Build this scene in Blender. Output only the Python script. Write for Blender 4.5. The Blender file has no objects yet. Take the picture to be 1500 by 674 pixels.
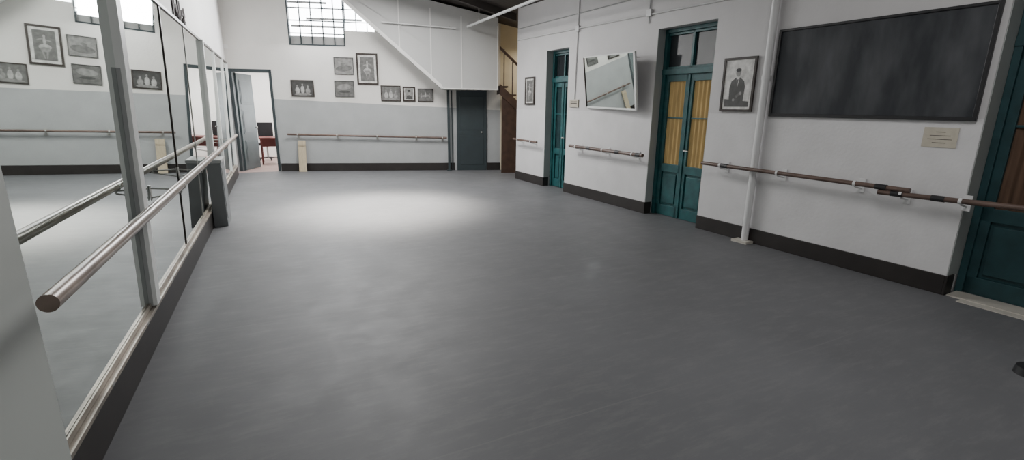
import bpy, bmesh, math, random
from mathutils import Vector, Matrix
random.seed(4)
SC=bpy.context.scene
# ---------------------------------------------------------------- materials
def mat(name,col,rough=0.6,metal=0.0,var=0.06,scale=4.0,bump=0.0,bscale=40.0,spec=0.5,trans=0.0,stretch=None):
    m=bpy.data.materials.new(name); m.use_nodes=True
    nt=m.node_tree; b=nt.nodes['Principled BSDF']
    b.inputs['Roughness'].default_value=rough; b.inputs['Metallic'].default_value=metal
    b.inputs['Specular IOR Level'].default_value=spec
    g=nt.nodes.new('ShaderNodeNewGeometry')
    vec=g.outputs['Position']
    if stretch:
        mp=nt.nodes.new('ShaderNodeMapping'); mp.inputs['Scale'].default_value=stretch
        nt.links.new(vec,mp.inputs['Vector']); vec=mp.outputs['Vector']
    n=nt.nodes.new('ShaderNodeTexNoise'); n.inputs['Scale'].default_value=scale; n.inputs['Detail'].default_value=5
    nt.links.new(vec,n.inputs['Vector'])
    r=nt.nodes.new('ShaderNodeMapRange'); r.inputs['To Min'].default_value=1-var; r.inputs['To Max'].default_value=1+var
    r.inputs['From Min'].default_value=0.3; r.inputs['From Max'].default_value=0.7
    nt.links.new(n.outputs['Fac'],r.inputs['Value'])
    h=nt.nodes.new('ShaderNodeVectorMath'); h.operation='SCALE'; h.inputs[0].default_value=col[:3]
    nt.links.new(r.outputs['Result'],h.inputs['Scale'])
    nt.links.new(h.outputs['Vector'],b.inputs['Base Color'])
    if bump>0:
        n2=nt.nodes.new('ShaderNodeTexNoise'); n2.inputs['Scale'].default_value=bscale; n2.inputs['Detail'].default_value=4
        nt.links.new(vec,n2.inputs['Vector'])
        bp=nt.nodes.new('ShaderNodeBump'); bp.inputs['Strength'].default_value=bump; bp.inputs['Distance'].default_value=0.01
        nt.links.new(n2.outputs['Fac'],bp.inputs['Height']); nt.links.new(bp.outputs['Normal'],b.inputs['Normal'])
    if trans>0:
        t=nt.nodes.new('ShaderNodeBsdfTranslucent'); t.inputs['Color'].default_value=(*col[:3],1)
        mx=nt.nodes.new('ShaderNodeMixShader'); mx.inputs[0].default_value=trans
        o=nt.nodes['Material Output']
        nt.links.new(b.outputs[0],mx.inputs[1]); nt.links.new(t.outputs[0],mx.inputs[2]); nt.links.new(mx.outputs[0],o.inputs[0])
    return m
def emis(name,col,s):
    m=bpy.data.materials.new(name); m.use_nodes=True; b=m.node_tree.nodes['Principled BSDF']
    b.inputs['Base Color'].default_value=(*col,1); b.inputs['Emission Color'].default_value=(*col,1); b.inputs['Emission Strength'].default_value=s
    return m
def two_tone(name,low,high,zc,slope,rough=0.55):
    """painted dado: lower colour below the line z = zc - slope*x"""
    m=mat(name,high,rough,var=0.05,scale=1.5,bump=0.2,bscale=30)
    nt=m.node_tree; b=nt.nodes['Principled BSDF']
    g=nt.nodes.new('ShaderNodeNewGeometry'); sx=nt.nodes.new('ShaderNodeSeparateXYZ'); nt.links.new(g.outputs['Position'],sx.inputs[0])
    a=nt.nodes.new('ShaderNodeMath'); a.operation='MULTIPLY_ADD'; a.inputs[1].default_value=slope
    nt.links.new(sx.outputs['X'],a.inputs[0]); nt.links.new(sx.outputs['Z'],a.inputs[2])
    gt=nt.nodes.new('ShaderNodeMath'); gt.operation='GREATER_THAN'; gt.inputs[1].default_value=zc
    nt.links.new(a.outputs[0],gt.inputs[0])
    src=b.inputs['Base Color'].links[0].from_node
    mx=nt.nodes.new('ShaderNodeMix'); mx.data_type='RGBA'
    nz=nt.nodes.new('ShaderNodeTexNoise'); nz.inputs['Scale'].default_value=3; nz.inputs['Detail'].default_value=8; nt.links.new(g.outputs['Position'],nz.inputs['Vector'])
    ra=nt.nodes.new('ShaderNodeMapRange'); ra.inputs['From Min'].default_value=.3; ra.inputs['From Max'].default_value=.7; ra.inputs['To Min'].default_value=.94; ra.inputs['To Max'].default_value=1.05; nt.links.new(nz.outputs['Fac'],ra.inputs['Value'])
    hh=nt.nodes.new('ShaderNodeVectorMath'); hh.operation='SCALE'; hh.inputs[0].default_value=low; nt.links.new(ra.outputs['Result'],hh.inputs['Scale'])
    nt.links.new(hh.outputs['Vector'],mx.inputs['A']); nt.links.new(gt.outputs[0],mx.inputs['Factor'])
    nt.links.new(src.outputs['Vector'],mx.inputs['B'])
    nt.links.new(mx.outputs['Result'],b.inputs['Base Color'])
    return m
M_white=mat('white_wall_paint',(0.74,0.73,0.715),0.6,var=0.05,scale=1.3,bump=0.2,bscale=25)
M_right=two_tone('right_wall_paint',(0.65,0.64,0.645),(0.58,0.567,0.57),1.60,0.0,0.5)
M_back=two_tone('back_wall_paint',(0.40,0.41,0.415),(0.74,0.72,0.69),1.765,0.0375,0.5)
M_panel=mat('enclosure_paint',(0.49,0.49,0.485),0.55,var=0.03,scale=1)
M_grey=mat('grey_green_jamb_paint',(0.36,0.38,0.37),0.5,var=0.05)
M_pan=mat('pale_grey_green_paint',(0.50,0.525,0.50),0.5,var=0.03,scale=1)
M_base=mat('dark_baseboard',(0.022,0.018,0.017),0.5,var=0.25)
M_teal=mat('teal_paint',(0.018,0.092,0.098),0.4,var=0.25,scale=9,bump=0.15)
M_teal3=mat('darker_teal_paint',(0.02,0.062,0.07),0.45,var=0.2,scale=8,bump=0.1)  # darker teal, for door_3 and the door_1 infill panels
M_tealD=mat('dark_teal_paint',(0.03,0.042,0.047),0.5,var=0.1)
M_tealO=mat('old_teal_paint',(0.08,0.105,0.11),0.5,var=0.12)
M_wood=mat('barre_wood',(0.24,0.185,0.155),0.32,0.2,var=0.35,scale=6)
M_wood2=mat('barre_dark_wood',(0.12,0.08,0.065),0.4,var=0.3,scale=6)
M_stair=mat('stair_dark_wood',(0.055,0.03,0.02),0.45,var=0.3,scale=8)
M_plank=mat('pine_wood',(0.50,0.42,0.30),0.6,var=0.12,scale=8,stretch=(6,6,0.6))
M_metal=mat('bracket_metal',(0.42,0.42,0.40),0.45,0.7,var=0.15)
M_alu=mat('aluminium_trim',(0.33,0.295,0.25),0.45,0.4,var=0.35,scale=5)
M_post=mat('white_post_paint',(0.80,0.81,0.80),0.4,var=0.03)
M_black=mat('black_plastic',(0.02,0.02,0.022),0.4,var=0.1)
M_pipe=mat('white_pipe_paint',(0.68,0.68,0.68),0.4,var=0.03)
M_dark=mat('dark_frame',(0.03,0.022,0.018),0.4,var=0.2)
M_cream=mat('cream_paint',(0.70,0.62,0.47),0.6,var=0.04)
M_curt=mat('gold_curtain',(0.50,0.34,0.14),0.8,var=0.4,scale=4,trans=0.4,stretch=(3,6,0.5))
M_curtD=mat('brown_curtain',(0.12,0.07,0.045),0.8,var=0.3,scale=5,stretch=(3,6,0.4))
M_gdark=mat('dark_glass',(0.03,0.035,0.04),0.06,var=0.3,scale=2,spec=0.8)
M_paper=mat('aged_paper',(0.50,0.46,0.38),0.8,var=0.08,scale=15)
M_ink=mat('ink',(0.06,0.05,0.05),0.8)
M_box=mat('grey_box_paint',(0.17,0.18,0.185),0.45,var=0.05)
M_boxl=mat('grey_box_lid',(0.34,0.35,0.35),0.4,var=0.05)
M_sky=emis('daylight_pane',(0.95,0.98,1.0),14.0)
M_tile=mat('beige_tile',(0.50,0.47,0.42),0.35,var=0.1)
M_pink=mat('reddish_floor',(0.42,0.30,0.27),0.4,var=0.1)
M_red=mat('dark_red_wood',(0.14,0.035,0.03),0.4,var=0.15)
M_roof=mat('dark_roof_boards',(0.05,0.042,0.038),0.7,var=0.35,scale=3,stretch=(0.4,6,1))
G=[mat('photo_grey_%d'%i,(v,v*0.985,v*0.95),0.5,var=0.3,scale=14) for i,v in enumerate([0.02,0.06,0.13,0.23,0.37,0.6])]
M_mir=bpy.data.materials.new('mirror_glass'); M_mir.use_nodes=True
b=M_mir.node_tree.nodes['Principled BSDF']; b.inputs['Base Color'].default_value=(0.72,0.77,0.74,1); b.inputs['Metallic'].default_value=1; b.inputs['Roughness'].default_value=0.015
# floor vinyl
M_floor=mat('grey_vinyl_floor',(0.117,0.119,0.126),0.55,var=0.10,scale=0.8,bump=0.10,bscale=2.5,spec=0.45)
nt=M_floor.node_tree; b=nt.nodes['Principled BSDF']
g=nt.nodes.new('ShaderNodeNewGeometry')
n=nt.nodes.new('ShaderNodeTexNoise'); n.inputs['Scale'].default_value=3.0; n.inputs['Detail'].default_value=10; n.inputs['Roughness'].default_value=0.7
nt.links.new(g.outputs['Position'],n.inputs['Vector'])
r=nt.nodes.new('ShaderNodeMapRange'); r.inputs['From Min'].default_value=0.3; r.inputs['From Max'].default_value=0.7; r.inputs['To Min'].default_value=0.52; r.inputs['To Max'].default_value=0.62
nt.links.new(n.outputs['Fac'],r.inputs['Value']); nt.links.new(r.outputs['Result'],b.inputs['Roughness'])
sx=nt.nodes.new('ShaderNodeSeparateXYZ'); nt.links.new(g.outputs['Position'],sx.inputs[0])
wn=nt.nodes.new('ShaderNodeTexNoise'); wn.inputs['Scale'].default_value=0.7; nt.links.new(g.outputs['Position'],wn.inputs['Vector'])
wy=nt.nodes.new('ShaderNodeMath'); wy.operation='MULTIPLY_ADD'; wy.inputs[1].default_value=0.06; nt.links.new(wn.outputs['Fac'],wy.inputs[0]); nt.links.new(sx.outputs['Y'],wy.inputs[2])
w=nt.nodes.new('ShaderNodeMath'); w.operation='PINGPONG'; w.inputs[1].default_value=1.0
nt.links.new(wy.outputs[0],w.inputs[0])
lt=nt.nodes.new('ShaderNodeMath'); lt.operation='LESS_THAN'; lt.inputs[1].default_value=0.005; nt.links.new(w.outputs[0],lt.inputs[0])
src=b.inputs['Base Color'].links[0].from_node
mp=nt.nodes.new('ShaderNodeMapping'); mp.inputs['Scale'].default_value=(0.8,3.5,1); nt.links.new(g.outputs['Position'],mp.inputs[0])
n3=nt.nodes.new('ShaderNodeTexNoise'); n3.inputs['Scale'].default_value=3.5; n3.inputs['Detail'].default_value=10; n3.inputs['Roughness'].default_value=0.8; nt.links.new(mp.outputs[0],n3.inputs['Vector'])
sc=nt.nodes.new('ShaderNodeMapRange'); sc.inputs['From Min'].default_value=0.48; sc.inputs['From Max'].default_value=0.8; sc.inputs['To Max'].default_value=0.55; nt.links.new(n3.outputs['Fac'],sc.inputs['Value'])
m1=nt.nodes.new('ShaderNodeMix'); m1.data_type='RGBA'; m1.inputs['B'].default_value=(0.205,0.203,0.20,1)
nt.links.new(sc.outputs['Result'],m1.inputs['Factor']); nt.links.new(src.outputs['Vector'],m1.inputs['A'])
mx=nt.nodes.new('ShaderNodeMix'); mx.data_type='RGBA'; mx.inputs['B'].default_value=(0.135,0.136,0.14,1)
nt.links.new(lt.outputs[0],mx.inputs['Factor']); nt.links.new(m1.outputs['Result'],mx.inputs['A']); nt.links.new(mx.outputs['Result'],b.inputs['Base Color'])
# chalkboard
M_board=mat('chalkboard_slate',(0.035,0.04,0.045),0.6,var=0.2,scale=2,spec=0.35)
nt=M_board.node_tree; b=nt.nodes['Principled BSDF']
g=nt.nodes.new('ShaderNodeNewGeometry'); mp=nt.nodes.new('ShaderNodeMapping'); mp.inputs['Scale'].default_value=(1,3.0,1.0)
nt.links.new(g.outputs['Position'],mp.inputs[0])
n=nt.nodes.new('ShaderNodeTexNoise'); n.inputs['Scale'].default_value=1.6; n.inputs['Detail'].default_value=8; nt.links.new(mp.outputs[0],n.inputs['Vector'])
cr=nt.nodes.new('ShaderNodeValToRGB'); cr.color_ramp.elements[0].position=0.38; cr.color_ramp.elements[0].color=(0.024,0.027,0.032,1)
cr.color_ramp.elements[1].position=0.80; cr.color_ramp.elements[1].color=(0.088,0.091,0.098,1)
nt.links.new(n.outputs['Fac'],cr.inputs[0]); nt.links.new(cr.outputs[0],b.inputs['Base Color'])
# ---------------------------------------------------------------- frames of the walls (s along wall, d off the wall into room, z up)
def frame(o,s,d):
    s=Vector(s).normalized(); d=Vector(d).normalized()
    return Matrix(((s.x,d.x,0,o[0]),(s.y,d.y,0,o[1]),(0,0,1,0),(0,0,0,1)))
FR=frame((5.60,0),(-0.052,1,0),(-1,-0.052,0))
FB=frame((0,13.65),(1,-0.3,0),(-0.3,-1,0))
FL=frame((-0.93,0),(0,1,0),(1,0,0))
FW=Matrix.Identity(4)
class B:
    def __init__(s,name,F=FW): s.n=name; s.F=F; s.v=[]; s.f=[]; s.mi=[]; s.m=[]; s.sm=[]
    def mm(s,m):
        if m not in s.m: s.m.append(m)
        return s.m.index(m)
    def raw(s,vs,fs,m,L=None,smooth=False):
        k=len(s.v); T=s.F@L if L else s.F
        s.v+=[T@Vector(p) for p in vs]
        for f in fs: s.f.append([i+k for i in f]); s.mi.append(s.mm(m)); s.sm.append(smooth)
        return s
    def box(s,a,b,m,L=None):
        x0,y0,z0=a; x1,y1,z1=b
        vs=[(x0,y0,z0),(x1,y0,z0),(x1,y1,z0),(x0,y1,z0),(x0,y0,z1),(x1,y0,z1),(x1,y1,z1),(x0,y1,z1)]
        return s.raw(vs,[(0,3,2,1),(4,5,6,7),(0,1,5,4),(1,2,6,5),(2,3,7,6),(3,0,4,7)],m,L)
    def prism(s,poly,d0,d1,m,L=None):
        n=len(poly); vs=[(p[0],d0,p[1]) for p in poly]+[(p[0],d1,p[1]) for p in poly]
        fs=[tuple(range(n)),tuple(range(2*n-1,n-1,-1))]+[(i,i+n,(i+1)%n+n,(i+1)%n) for i in range(n)]
        return s.raw(vs,fs,m,L)
    def cyl(s,a,b,r,m,seg=14,r2=None,L=None):
        a=Vector(a); b=Vector(b); ax=(b-a).normalized(); t=Vector((0,0,1)) if abs(ax.z)<.9 else Vector((1,0,0))
        u=ax.cross(t).normalized(); w=ax.cross(u); r2=r if r2 is None else r2
        vs=[];
        for c,rr in((a,r),(b,r2)):
            for i in range(seg):
                q=2*math.pi*i/seg; vs.append(c+rr*(math.cos(q)*u+math.sin(q)*w))
        s.raw(vs,[(i,(i+1)%seg,(i+1)%seg+seg,i+seg) for i in range(seg)],m,L,True)
        s.raw(vs,[tuple(range(seg)),tuple(range(2*seg-1,seg-1,-1))],m,L)
        return s
    def ell(s,c,rx,rz,d,m,seg=20,t=0.0015,rot=0):
        cr,sr=math.cos(rot),math.sin(rot)
        P=[(rx*math.cos(2*math.pi*i/seg),rz*math.sin(2*math.pi*i/seg)) for i in range(seg)]
        return s.prism([(c[0]+x*cr-z*sr,c[1]+x*sr+z*cr) for x,z in P],d,d+t,m)
    def done(s,bevel=0,coll=None):
        me=bpy.data.meshes.new(s.n); 
        lo=Vector([min(p[i] for p in s.v) for i in range(3)]); hi=Vector([max(p[i] for p in s.v) for i in range(3)])
        c=(lo+hi)/2; c.z=lo.z
        me.from_pydata([p-c for p in s.v],[],s.f)
        for m in s.m: me.materials.append(m)
        for p,i,sm in zip(me.polygons,s.mi,s.sm): p.material_index=i; p.use_smooth=sm
        bm=bmesh.new(); bm.from_mesh(me); bmesh.ops.recalc_face_normals(bm,faces=bm.faces); bm.to_mesh(me); bm.free()
        o=bpy.data.objects.new(s.n,me); o.location=c; SC.collection.objects.link(o)
        if bevel:
            md=o.modifiers.new('bevel','BEVEL'); md.width=bevel; md.segments=2; md.limit_method='ANGLE'
        return o
# ---------------------------------------------------------------- shell
B('floor').box((-1.3,-1.8,-0.1),(7.6,14.2,0),M_floor).done()
def cz(x): return 4.86-0.22*x
c=B('ceiling')
c.prism([(-1.3,cz(-1.3)),(8.0,cz(8.0)),(8.0,cz(8.0)+0.1),(-1.3,cz(-1.3)+0.1)],-1.9,14.6,M_roof)
c.done()
c=B('ceiling_beam')
for y in [0.5,3,5.3,7.8,10.8]:
    c.prism([(-0.9,cz(-0.9)-0.16),(5.2,cz(5.2)-0.16),(5.2,cz(5.2)-0.005),(-0.9,cz(-0.9)-0.005)],y,y+0.09,M_roof)
c.done()
B('wall_left',FL).box((-1.7,-0.25,0),(14.05,0,5.2),M_white).done()
PE=2.28
B('wall_left_pier',FL).box((-1.6,0.0,0.0),(PE,0.06,4.9),M_pan).done()
w=B('wall_right',FR)
op=[(0.95,2.14,2.95),(5.03,6.10,2.80),(8.40,9.20,2.76)]
segs=[(-1.7,0.95),(2.14,5.03),(6.10,8.40),(9.20,10.43)]
for a,b_ in segs: w.box((a,-0.32,0),(b_,0,3.95),M_right)
for a,b_,z in op: w.box((a,-0.32,z),(b_,0,3.95),M_right)
w.done()
w=B('trim_jamb_linings',FR)
for a,b_,z in op:
    w.box((b_-0.008,-0.32,0.18),(b_-0.001,-0.002,z),M_grey)
    w.box((a+0.001,-0.32,0.18),(a+0.008,-0.002,z),M_grey)
w.done()
w=B('baseboard_right',FR)
for a,b_ in segs: w.box((a,0.0,0.0),(b_,0.022,0.185),M_base)
for a,b_ in [(2.12,2.14),(6.08,6.10),(9.18,9.20)]: w.box((a,-0.12,0),(b_,0.022,0.185),M_base)
w.done(0.004)
w=B('wall_back',FB)
w.box((-1.2,-0.22,0),(-0.92,0,5.2),M_back)
w.box((-0.92,-0.22,2.42),(0.0,0,5.2),M_back)
w.box((0.0,-0.22,0),(0.5,0,5.2),M_back)
w.box((0.5,-0.22,0),(1.8,0,3.02),M_back)
w.box((0.5,-0.22,4.45),(2.5,0,5.2),M_back)
w.box((1.8,-0.22,0),(2.5,0,3.38),M_back)
w.box((2.5,-0.22,0),(5.6,0,5.2),M_back)
w.done()
B('wall_stairwell_back',FB).box((5.6,-0.22,0),(8.4,0,4.4),M_cream).done()
B('wall_stairwell_side',FR).box((10.13,-2.6,0),(10.43,-0.33,3.9),M_cream).done()
B('wall_stairwell_end').box((7.6,9.6,0),(7.8,12,3.9),M_cream).done()
B('wall_front').box((-1.3,-1.95,0),(5.9,-1.75,5.2),M_white).done()
B('baseboard_back',FB).box((0.05,0,0),(4.40,0.02,0.195),M_base).box((5.26,0,0),(5.6,0.02,0.195),M_base).done(0.004)
# ---------------------------------------------------------------- stair enclosure
def sof(s): return 2.06-0.863*(s-4.09)
e=B('stair_enclosure',FB)
e.prism([(4.09,2.06),(5.45,2.06),(5.45,cz(5.2)-0.02),(1.18,cz(1.13)-0.06),(1.18,sof(1.18))],0.008,0.70,M_panel)
e.prism([(4.13,2.045),(4.09,2.045),(1.2,sof(1.2)-0.02),(1.2,sof(1.2)+0.07),(4.09,2.15)],0.68,0.715,M_white)
e.box((4.09,0.70,2.045),(5.46,0.715,2.075),M_white)
for s_ in (3.12,3.84,4.56,5.43): e.box((s_,0.70,max(2.07,sof(s_)+0.02)),(s_+0.025,0.708,cz(s_*.958)-0.2),M_white)
e.done()
w=B('window_1',FB)
w.box((0.5,-0.16,3.02),(1.8,-0.15,4.45),M_sky)
w.box((1.8,-0.16,3.38),(2.5,-0.15,4.45),M_sky)
for i in range(6):
    s_=0.5+1.3*i/5; w.box((s_-0.012,-0.12,3.02),(s_+0.012,-0.09,4.45),M_tealD)
for s_ in (2.06,2.32): w.box((s_-0.010,-0.12,3.38),(s_+0.010,-0.09,4.45),M_tealO)
for i in range(6):
    z=3.02+1.43*i/5; w.box((0.5,-0.12,z-0.012),(1.8,-0.09,z+0.012),M_tealD)
    if i>1: w.box((1.8,-0.12,z-0.01),(2.5,-0.09,z+0.01),M_tealO)
for z,s0,s1 in [(3.45,0.55,1.75),(3.62,0.9,2.2),(3.98,0.5,1.4)]: w.box((s0,-0.145,z),(s1,-0.14,z+0.05),M_panel)
w.box((0.5,-0.14,3.02),(1.8,-0.135,3.25),M_panel)
for a,b_ in [((0.50,-0.10,3.02),(0.53,0.004,4.45)),((1.77,-0.10,3.02),(1.80,0.004,4.45)),((0.50,-0.10,3.02),(1.80,0.004,3.05))]: w.box(a,b_,M_tealD)
w.done()
w=B('door_4',FB)
w.box((4.46,0.004,0.0),(5.24,0.05,2.04),M_tealD)
w.box((4.54,0.05,0.15),(5.16,0.058,0.9),M_tealD); w.box((4.54,0.05,1.05),(5.16,0.058,1.9),M_tealD)
w.cyl((5.1,0.05,1.0),(5.1,0.10,1.0),0.02,M_metal)
w.done(0.006)
B('steel_post',FB).box((4.22,0.08,0.0),(4.28,0.14,2.045),M_tealD).box((4.19,0.05,0.0),(4.31,0.17,0.02),M_tealD).box((4.33,0.01,0.0),(4.355,0.05,2.04),M_tealD).done()
# stairs
st=B('wooden_staircase',FB)
n=11; rise=2.15/n; run=rise/0.93; s_end=5.5+n*run
for i in range(n):
    z=rise*(i+1); s1=s_end-run*i
    st.box((s1-run-0.03,0.06,z-0.04),(s1,0.66,z),M_stair)
    st.box((s1-run,0.06,z-rise),(s1-run+0.02,0.66,z-0.04),M_stair)
    st.cyl((s1-run/2,0.66,z),(s1-run/2,0.66,z+0.85),0.014,M_stair,8)
st.prism([(s_end,0),(s_end,0.08),(5.5,2.2),(5.5,1.95),(s_end-0.1,0)],0.64,0.70,M_stair)
st.prism([(s_end,0.95),(s_end,1.02),(5.5,3.07),(5.5,3.0)],0.63,0.69,M_stair)
st.prism([(s_end-0.1,0),(5.56,1.93),(5.56,0)],0.6,0.63,M_stair)
st.box((s_end-0.02,0.62,0),(s_end+0.06,0.70,1.1),M_stair)
st.done()
# ---------------------------------------------------------------- doors on right wall
def curtain(o,s0,s1,z0,z1,d,m):
    N=28; vs=[];fs=[]
    for j,z in enumerate((z0,z1)):
        for i in range(N+1):
            t=i/N; vs.append((s0+(s1-s0)*t,d+0.012*math.sin(t*math.pi*9),z))
    for i in range(N): fs.append((i,i+1,i+N+2,i+N+1))
    o.raw(vs,fs,m,None,True)
def double_door(name,a,b_,zt,dd,paint,cur,lower=0.82,transom=2.2):
    o=B(name,FR); f=0.055; d0,d1=dd-0.06,dd
    a+=0.01; b_-=0.01; zt-=0.003
    o.box((a,dd-0.07,0),(a+f,dd+0.03,zt),paint); o.box((b_-f,dd-0.07,0),(b_,dd+0.03,zt),paint)
    o.box((a,dd-0.07,zt-f),(b_,dd+0.03,zt),paint); o.box((a,dd-0.07,transom-0.05),(b_,dd+0.04,transom+0.03),paint)
    mid=(a+b_)/2
    o.box((mid-0.02,d0,transom+.03),(mid+0.02,d1,zt-f),paint)
    o.box((a+f,d0,transom+.03),(b_-f,d0+0.02,zt-f),M_gdark)
    o.box((a+f,d0,transom+.03),(b_-f,d1,transom+.065),paint); o.box((a+f,d0,zt-f-.035),(b_-f,d1,zt-f),paint)
    for s0,s1 in((a+f,mid-0.003),(mid+0.003,b_-f)):
        st=0.07
        o.box((s0,d0,0.01),(s0+st,d1,transom-.05),paint); o.box((s1-st,d0,0.01),(s1,d1,transom-.05),paint)
        o.box((s0,d0,0.01),(s1,d1,0.17),paint); o.box((s0,d0,lower-0.12),(s1,d1,lower),paint)
        o.box((s0,d0,transom-.15),(s1,d1,transom-.05),paint)
        o.box((s0+st,d0+.01,0.17),(s1-st,d1-.03,lower-.12),paint)
        o.box((s0+st+.03,d0+.01,0.21),(s1-st-.03,d1-.008,lower-.16),paint)
        o.box((s0+st,d0+.02,(lower+transom)/2),(s1-st,d1-.01,(lower+transom)/2+.02),paint)
        curtain(o,s0+st-0.01,s1-st+.01,lower-.01,transom-.14,d0+0.02,cur)
    o.box((mid-0.02,d1,0.01),(mid+0.02,d1+.015,transom-.06),paint)
    o.cyl((mid-0.05,d1,1.05),(mid-0.05,d1+0.05,1.05),0.012,M_metal); o.cyl((mid-0.05,d1+.05,1.05),(mid-0.14,d1+.05,1.05),0.009,M_metal)
    return o.done(0.003)
double_door('door_2',5.03,6.10,2.80,-0.17,M_teal,M_curt)
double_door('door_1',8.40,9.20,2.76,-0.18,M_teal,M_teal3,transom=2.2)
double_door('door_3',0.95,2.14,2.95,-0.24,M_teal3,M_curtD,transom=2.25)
B('trim_threshold',FR).box((0.96,-0.22,0.0),(2.11,-0.0,0.012),M_tile).box((0.96,0.0,0.0),(2.0,0.10,0.006),M_tile).done()
# ---------------------------------------------------------------- pictures
def picture(name,F,s0,s1,z0,z1,fr=0.03,fm=M_dark,bg=2,mt=0.0,shapes=(),polys=()):
    o=B(name,F)
    o.box((s0,0.004,z0),(s1,0.018,z1),fm)
    o.box((s0,0.018,z0),(s0+fr,0.032,z1),fm); o.box((s1-fr,0.018,z0),(s1,0.032,z1),fm)
    o.box((s0+fr,0.018,z0),(s1-fr,0.032,z0+fr),fm); o.box((s0+fr,0.018,z1-fr),(s1-fr,0.032,z1),fm)
    a,b_,c_,d_=s0+fr,s1-fr,z0+fr,z1-fr
    if mt: o.box((a,0.018,c_),(b_,0.020,d_),G[5]); a+=mt;b_-=mt;c_+=mt;d_-=mt
    o.box((a,0.019,c_),(b_,0.022,d_),G[bg])
    W,Hh=b_-a,d_-c_
    for k,(P,gk) in enumerate(polys):
        o.prism([(a+x*W,c_+z*Hh) for x,z in P],0.021,0.0222+0.0003*k,G[gk])
    for k,(x,z,rx,rz,g,rot) in enumerate(shapes):
        o.ell((a+x*W,c_+z*Hh),rx*W,rz*Hh,0.0235+0.0004*k,G[g],t=0.0008,rot=rot)
    return o.done()
dancer=[(.5,.80,.06,.05,4,0),(.5,.64,.07,.12,4,0),(.5,.44,.28,.10,4,0),(.5,.36,.22,.08,3,0),(.43,.2,.04,.16,3,.1),(.60,.2,.04,.16,3,-.2),(.32,.66,.16,.025,3,.3),(.68,.7,.16,.025,3,-.4)]
group=[(.25,.35,.10,.25,4,0),(.25,.66,.04,.08,3,0),(.5,.4,.09,.28,4,0),(.5,.75,.04,.08,3,0),(.75,.33,.11,.22,3,0),(.75,.62,.04,.08,3,0),(.5,.1,.42,.08,3,0)]
face=[(.5,.62,.20,.22,3,0),(.5,.80,.22,.10,0,0)]
line=[(.5,.45,.38,.08,3,.05),(.2,.5,.04,.22,3,0),(.5,.55,.04,.22,4,0),(.8,.5,.04,.22,3,0)]
picture('framed_photo',FB,.46,.99,1.83,2.22,.022,M_dark,1,0,group)
picture('framed_photo',FB,1.50,1.96,2.37,2.77,.015,G[1],3,0,[(.5,.35,.45,.2,2,.1),(.45,.62,.12,.08,2,.3)])
picture('framed_photo',FB,1.48,1.94,1.84,2.22,.015,G[1],2,0,[(.5,.62,.40,.2,3,.1),(.5,.3,.3,.08,1,0)])
picture('framed_photo',FB,2.03,2.54,2.14,2.88,.04,M_dark,2,.05,dancer)
picture('framed_photo',FB,2.58,3.07,1.75,2.13,.02,M_dark,2,0,group)
picture('framed_photo',FB,3.12,3.43,1.75,2.11,.035,M_dark,3,0.02,face,[([(.1,0),(.2,.3),(.5,.42),(.8,.3),(.9,0)],1)])
picture('framed_photo',FB,3.49,3.88,1.75,2.07,.018,M_dark,2,0,line)
picture('framed_photo',FR,9.62,10.02,1.70,2.28,.035,M_dark,2,.03,dancer)
picture('framed_portrait',FR,4.37,4.84,1.63,2.29,.028,M_dark,5,.03,
 [(.52,.76,.10,.085,3,0),(.52,.825,.11,.04,0,0),(.36,.30,.05,.035,3,.4),(.62,.16,.05,.035,3,0)],
 [([(.0,0),(0,.12),(1,.18),(1,0)],1),([(.24,.0),(.20,.45),(.26,.58),(.44,.66),(.60,.66),(.78,.58),(.84,.42),(.80,.0)],1),([(.45,.66),(.52,.44),(.59,.66)],5),([(.50,.62),(.52,.44),(.545,.62)],0),([(.30,.30),(.34,.36),(.56,.26),(.52,.20)],2)])
# ---------------------------------------------------------------- chalkboard
o=B('chalkboard',FR); a,b_,z0,z1=2.20,4.11,1.60,2.54
o.box((a,0.003,z0),(b_,0.02,z1),M_board)
for p,q in [((a,.003,z0-.02),(b_,.035,z0+.015)),((a,.003,z1-.015),(b_,.035,z1+.01)),((a-.015,.003,z0-.02),(a+.015,.035,z1+.01)),((b_-.015,.003,z0-.02),(b_+.015,.035,z1+.01))]: o.box(p,q,M_black)
o.done(0.003)
o=B('paper_notice',FR); o.box((2.29,0.002,1.34),(2.55,0.006,1.52),M_paper)
for k,(x0,x1) in enumerate([(.36,.64),(.2,.8),(.15,.85),(.3,.7)]): o.box((2.29+.26*x0,.006,1.475-k*.032),(2.29+.26*x1,.0068,1.480-k*.032),M_ink)
o.done()
o=B('wall_sign',FR); o.box((8.02,0.002,1.66),(8.30,0.02,1.80),M_paper); o.box((8.06,.02,1.72),(8.26,.022,1.735),M_ink); o.box((8.06,.02,1.75),(8.26,.022,1.765),M_ink); o.done()
o=B('hanging_mirror',FR)
L=Matrix.Translation((7.00,0.065,1.64))@Matrix.Rotation(math.radians(-4.5),4,'Z')@Matrix.Rotation(math.radians(-1.3),4,'Y')@Matrix.Rotation(math.radians(-8.5),4,'X')
o.box((-0.73,0.0,0),(0.73,0.02,0.88),M_post,L); o.box((-0.70,0.02,0.03),(0.71,0.024,0.86),M_mir,L)
o.box((-0.73,0.02,0),(0.73,0.035,0.02),M_post,L); o.box((-0.73,0.02,0.86),(0.73,0.035,0.88),M_post,L); o.box((-0.73,0.02,0),(-0.69,0.035,0.88),M_post,L); o.box((0.715,0.02,0),(0.73,0.035,0.88),M_dark,L)
o.cyl((-.6,0.0,.8),(-.6,-.17,.78),.006,M_metal,8,L=L); o.cyl((-.6,0.0,.05),(-.6,-.11,.05),.006,M_metal,8,L=L)
o.done()
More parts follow.
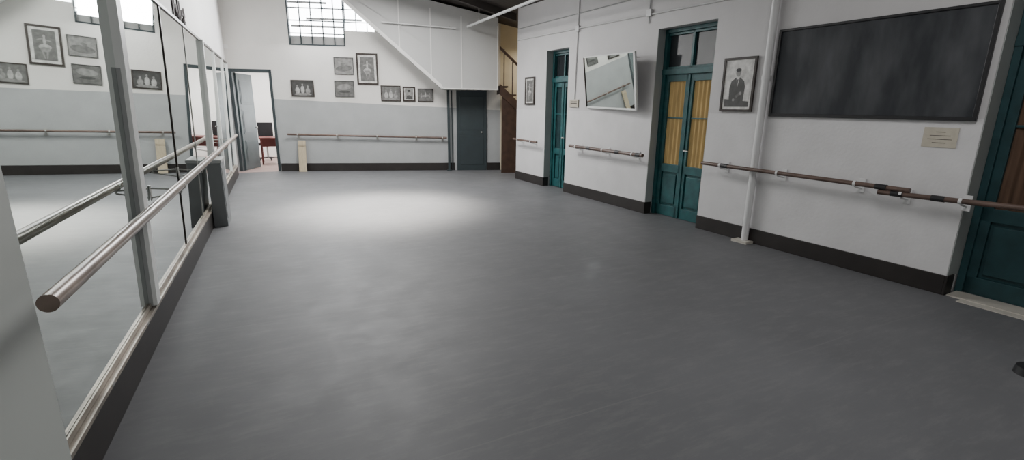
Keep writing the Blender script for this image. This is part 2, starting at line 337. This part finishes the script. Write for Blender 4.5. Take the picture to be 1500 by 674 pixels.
# ---------------------------------------------------------------- barres
def barre(name,F,s0,z0,s1,z1,off,r,m,brk,mb=M_metal,collars=()):
    o=B(name,F); o.cyl((s0,off,z0),(s1,off,z1),r,m,16)
    for t in brk:
        s_=s0+(s1-s0)*t; z=z0+(z1-z0)*t
        o.box((s_-.03,0.002,z-.10),(s_+.03,.012,z+.04),mb)
        o.cyl((s_,.01,z-.06),(s_,off-.0,z-.03),.010,mb,8); o.cyl((s_-.012,off,z),(s_+.012,off,z),r+.004,mb,16)
        o.cyl((s_,off,z-.035),(s_,off,z),.010,mb,8)
    for t in collars:
        s_=s0+(s1-s0)*t; z=z0+(z1-z0)*t; o.cyl((s_-.05,off,z),(s_+.05,off,z),r+.004,M_black,16)
    return o.done()
barre('ballet_barre',FR,10.30,.94,9.26,.93,.15,.022,M_wood2,(.2,.75),M_pipe)
barre('ballet_barre',FR,8.05,.945,6.07,.94,.15,.028,M_wood2,(.1,.5,.88),M_pipe,(.3,.7,.95))
barre('ballet_barre',FR,4.92,.945,2.50,.935,.15,.024,M_wood2,(.12,.45,.8),M_pipe,(.15,.9))
barre('ballet_barre',FR,2.76,.885,1.15,.93,.15,.024,M_wood2,(.12,.4,),M_pipe,(.1,.3))
barre('ballet_barre',FB,.30,.92,4.20,.85,.12,.025,M_wood2,(.06,.3,.55,.8,.97),M_metal)
o=B('mirror_barre',FL)
o.cyl((1.92,.23,1.03),(10.9,.23,1.05),.030,M_wood,24)
for y in (4.45,5.69,8.53,10.2):
    o.cyl((y,.035,1.02),(y,.23,1.0),.006,M_metal,8); o.cyl((y,.035,.95),(y,.23,.98),.006,M_metal,8)
    o.cyl((y,.23,.98),(y,.23,1.02),.007,M_metal,8); o.cyl((y-.012,.23,1.03),(y+.012,.23,1.03),.033,M_metal,18)
    o.box((y-.02,.031,.93),(y+.02,.037,1.04),M_metal)
o.done()
# ---------------------------------------------------------------- mirror wall (leans slightly forward at the top)
LM=Matrix.Translation((0,0,.27))@Matrix.Rotation(math.radians(-1.7),4,'X')@Matrix.Translation((0,0,-.27))
o=B('wall_mirror',FL)
cuts=[PE+.003,4.06,5.69,7.05,8.53,10.2,11.8,13.0]
for a,b_ in zip(cuts[:-1],cuts[1:]): o.box((a+.002,0.002,.27),(b_-.002,.006,2.50),M_mir,LM)
o.box((PE+.01,0.0,.26),(13.0,.002,2.51),M_black,LM)
o.done()
o=B('trim_mirror_frame',FL)
o.box((4.0,.006,.25),(4.11,.055,2.52),M_post,LM) 
o.box((3.995,.0065,.25),(4.0,.030,1.86),M_boxl,LM)
o.box((5.68,.006,.25),(5.70,.014,2.52),M_dark,LM); o.box((7.04,.006,.25),(7.06,.012,2.52),M_metal,LM)
o.box((8.50,.006,.25),(8.57,.05,2.52),M_post,LM); o.box((10.18,.006,.25),(10.24,.03,2.52),M_post,LM); o.box((11.78,.006,.25),(11.84,.03,2.52),M_post,LM); o.box((12.97,.006,.25),(13.02,.03,2.52),M_post,LM)
o.box((PE+.003,-.04,2.50),(13.0,.02,2.53),M_dark,LM)
o.done()
o=B('baseboard_left',FL)
o.box((PE+.002,0.001,0.0),(13.2,.042,.215),M_base)
o.box((PE+.002,0.007,.215),(13.2,.045,.238),M_alu); o.box((PE+.002,0.007,.24),(13.2,.018,.27),M_alu)
for y in (2.9,3.7,4.6,5.4,6.3): o.box((y,.045,.218),(y+.05,.047,.235),M_metal)
o.done(0.003)
o=B('radiator_cabinet',FL)
o.box((7.6,.05,0.0),(8.12,.215,.87),M_box); o.box((7.58,.05,.87),(8.14,.227,.91),M_boxl)
o.box((7.65,.215,.10),(8.07,.221,.80),M_box)
o.done(0.008)
for body,z,sz in (('Ballet',2.60,0.33),('Studio',2.98,0.33)):
    cu=bpy.data.curves.new('lettering','FONT'); cu.body=body; cu.size=sz; cu.extrude=0.006; cu.offset=0.016; cu.materials.append(M_ink); cu.space_character=1.2
    t=bpy.data.objects.new('wall_lettering',cu); t.location=(-0.922,7.0,z); t.rotation_euler=(math.radians(90),0,math.radians(90)); SC.collection.objects.link(t)
# ---------------------------------------------------------------- pipes and conduits
o=B('drain_pipe',FR); o.cyl((4.20,.06,0.03),(4.20,.06,3.66),.042,M_pipe,20); o.box((4.10,.022,0.0),(4.32,.16,.03),M_tile)
for z in (.9,2.0,3.0): o.cyl((4.20,.06,z),(4.20,.06,z+.05),.05,M_pipe,20)
o.done()
o=B('electrical_conduit',FR); o.cyl((10.4,.015,3.09),(4.30,.015,3.0),.012,M_pipe,8); o.cyl((8.15,.015,1.81),(8.12,.015,3.65),.010,M_pipe,8)
o.cyl((10.4,.015,3.32),(4.3,.015,3.3),.008,M_boxl,8); o.cyl((6.3,.015,2.9),(6.3,.015,3.3),.008,M_boxl,8)
for s_ in (8.13,6.3,5.0): o.box((s_-.05,.002,3.0),(s_+.05,.04,3.1),M_pipe)
o.done()
o=B('ceiling_pipe'); o.cyl((4.30,11.55,3.47),(4.30,3.0,3.47),.028,M_pipe,14)
for y in (10.8,7.8,5.3,3.0): o.cyl((4.30,y+.04,3.47),(4.30,y+.04,cz(4.3)-.155),.008,M_metal,8)
o.done()
o=B('curtain_rod',FB); o.cyl((2.75,.77,3.50),(4.45,.77,3.42),.014,M_pipe,10)
for s_ in (3.2,4.3): o.cyl((s_,.716,3.46),(s_,.77,3.46),.01,M_metal,8)
o.done()
o=B('wooden_plank',FB); L=Matrix.Translation((.60,.16,0))@Matrix.Rotation(math.radians(8.0),4,'X')
o.box((-.09,-.015,0.0),(.09,.015,.77),M_plank,L); o.box((-.09,.015,.64),(.09,.03,.70),M_plank,L); o.done(0.003)
# ---------------------------------------------------------------- back left door and room beyond
o=B('door_5',FB)
for a,b_ in [((-.93,-.22,0),(-.86,.02,2.42)),((-.03,-.22,0),(.03,.02,2.45)),((-.93,-.22,2.38),(.03,.02,2.45))]: o.box(a,b_,M_tealD)
L=Matrix.Translation((-.85,-.14,0))@Matrix.Rotation(math.radians(-84),4,'Z')
o.box((0,-.02,.01),(.80,.02,2.36),M_tealO,L)
for z0,z1 in((.15,.75),(.9,1.5),(1.62,2.22)): o.box((.1,.02,z0),(.7,.028,z1),M_tealO,L); o.box((.14,.028,z0+.04),(.66,.033,z1-.04),M_tealO,L)
o.cyl((.74,.02,1.05),(.74,.07,1.05),.014,M_metal,L=L)
o.done(0.003)
B('floor_office').box((-2.2,13.62,-.02),(1.6,17.8,0.002),M_pink).done()
w=B('wall_office'); w.box((-2.2,17.6,0),(1.6,17.8,3),M_white); w.box((-2.2,14.3,0),(-2.0,17.6,3),M_white)
w.box((1.2,13.55,0),(1.4,15.2,3),M_white); w.box((1.2,15.2,0),(1.4,16.6,.9),M_white); w.box((1.2,15.2,2.2),(1.4,16.6,3),M_white); w.box((1.2,16.6,0),(1.4,17.6,3),M_white)
w.box((-2.2,13.9,2.9),(1.6,17.8,3),M_white); w.done()
w=B('window_2'); w.box((1.3,15.2,.9),(1.31,16.6,2.2),M_sky); 
for y in (15.2,15.65,16.1,16.55): w.box((1.24,y,.9),(1.29,y+.05,2.2),M_post)
w.box((1.24,15.2,1.5),(1.29,16.6,1.55),M_post); w.done()
o=B('office_desk'); o.box((-.45,15.2,.70),(.75,15.9,.74),M_red)
for x in (-.42,.68):
    for y in (15.23,15.83): o.box((x,y,0.002),(x+.04,y+.04,.70),M_red)
o.box((-.42,15.8,.45),(.72,15.83,.70),M_red); o.done(0.004)
o=B('office_chair')
cx,cy=-.28,16.5
for k in range(5):
    q=k*2*math.pi/5; o.cyl((cx,cy,.09),(cx+.27*math.cos(q),cy+.27*math.sin(q),.06),.018,M_black,8); o.cyl((cx+.27*math.cos(q)-.02,cy+.27*math.sin(q),.03),(cx+.27*math.cos(q)+.02,cy+.27*math.sin(q),.03),.028,M_black,10)
o.cyl((cx,cy,.08),(cx,cy,.45),.025,M_metal); o.box((cx-.23,cy-.23,.45),(cx+.23,cy+.23,.52),M_black); o.box((cx-.2,cy-.27,.66),(cx+.2,cy-.22,1.12),M_black); o.box((cx-.03,cy-.26,.47),(cx+.03,cy-.23,.7),M_black)
o.done(0.02)
X,Y=4.30,1.12
o=B('microphone_stand'); o.cyl((X,Y,0),(X,Y,.05),.09,M_black,24,.08); o.cyl((X,Y,.05),(X,Y,.12),.03,M_black,16,.015); o.cyl((X,Y,.1),(X,Y,1.3),.011,M_black,12); o.cyl((X,Y,1.3),(X,Y-.05,1.44),.02,M_black,12,.028); o.done()
# ---------------------------------------------------------------- lights
def area(name,loc,sx_,sy_,p,col=(1,1,1),rot=(0,0,0),spread=180):
    l=bpy.data.lights.new(name,'AREA'); l.shape='RECTANGLE'; l.size=sx_; l.size_y=sy_; l.energy=p; l.color=col; l.spread=math.radians(spread)
    o=bpy.data.objects.new(name,l); o.location=loc; o.rotation_euler=rot; SC.collection.objects.link(o); return o
M_skyl=emis('skylight_glass',(0.95,0.98,1.0),2.0)
B('skylight').prism([(1.0,cz(1.0)-.03),(2.8,cz(2.8)-.03),(2.8,cz(2.8)-.006),(1.0,cz(1.0)-.006)],8.3,10.6,M_skyl).done()
area('skylight_light',(1.9,9.45,4.15),1.7,2.2,320,(1,.985,.96),(0,math.radians(12.4),0))
area('front_fill_light',(2.6,1.4,4.0),2.0,1.6,72,(1,.99,.98))  # added fill for the near end and camera-facing sides; no skylight opening here
area('window_light',(1.0,13.0,3.7),1.2,1.2,140,(.97,.98,1),(math.radians(-62),0,math.radians(-17)))
area('office_light',(-.2,16,2.85),1.5,1.5,110,(1,.97,.93))
area('stairwell_light',(6.3,11.2,3.1),.6,.6,20,(1,.92,.78))
s=bpy.data.lights.new('floor_pool_spot','SPOT'); s.energy=6000; s.spot_size=math.radians(50); s.spot_blend=1.0; s.shadow_soft_size=.5; s.color=(1,.94,.85)  # extra spot added to throw the bright pool on the floor
so=bpy.data.objects.new('floor_pool_spot',s); so.location=(1.9,9.2,4.1); so.rotation_euler=(Vector((1.5,8.2,0))-Vector((1.9,9.2,4.1))).to_track_quat('-Z','Y').to_euler(); SC.collection.objects.link(so)
wd=bpy.data.worlds.new('daylight'); SC.world=wd; wd.use_nodes=True
wd.node_tree.nodes['Background'].inputs[0].default_value=(.85,.92,1,1); wd.node_tree.nodes['Background'].inputs[1].default_value=1.0
# ---------------------------------------------------------------- camera
cd=bpy.data.cameras.new('camera'); cam=bpy.data.objects.new('camera',cd); SC.collection.objects.link(cam); SC.camera=cam
cd.sensor_width=36; cd.lens=36*715/1500; cd.clip_start=.02
d1=Vector((-350,-185,715)).normalized(); dn=Vector((-40,2813,715)); dn=(dn-dn.dot(d1)*d1).normalized(); xr=dn.cross(d1)
right=Vector((xr.x,d1.x,-dn.x)); up=-Vector((xr.y,d1.y,-dn.y)); fw=Vector((xr.z,d1.z,-dn.z))
m=Matrix((right,up,-fw)).transposed().to_4x4(); m.translation=(0,0,1.65); cam.matrix_world=m
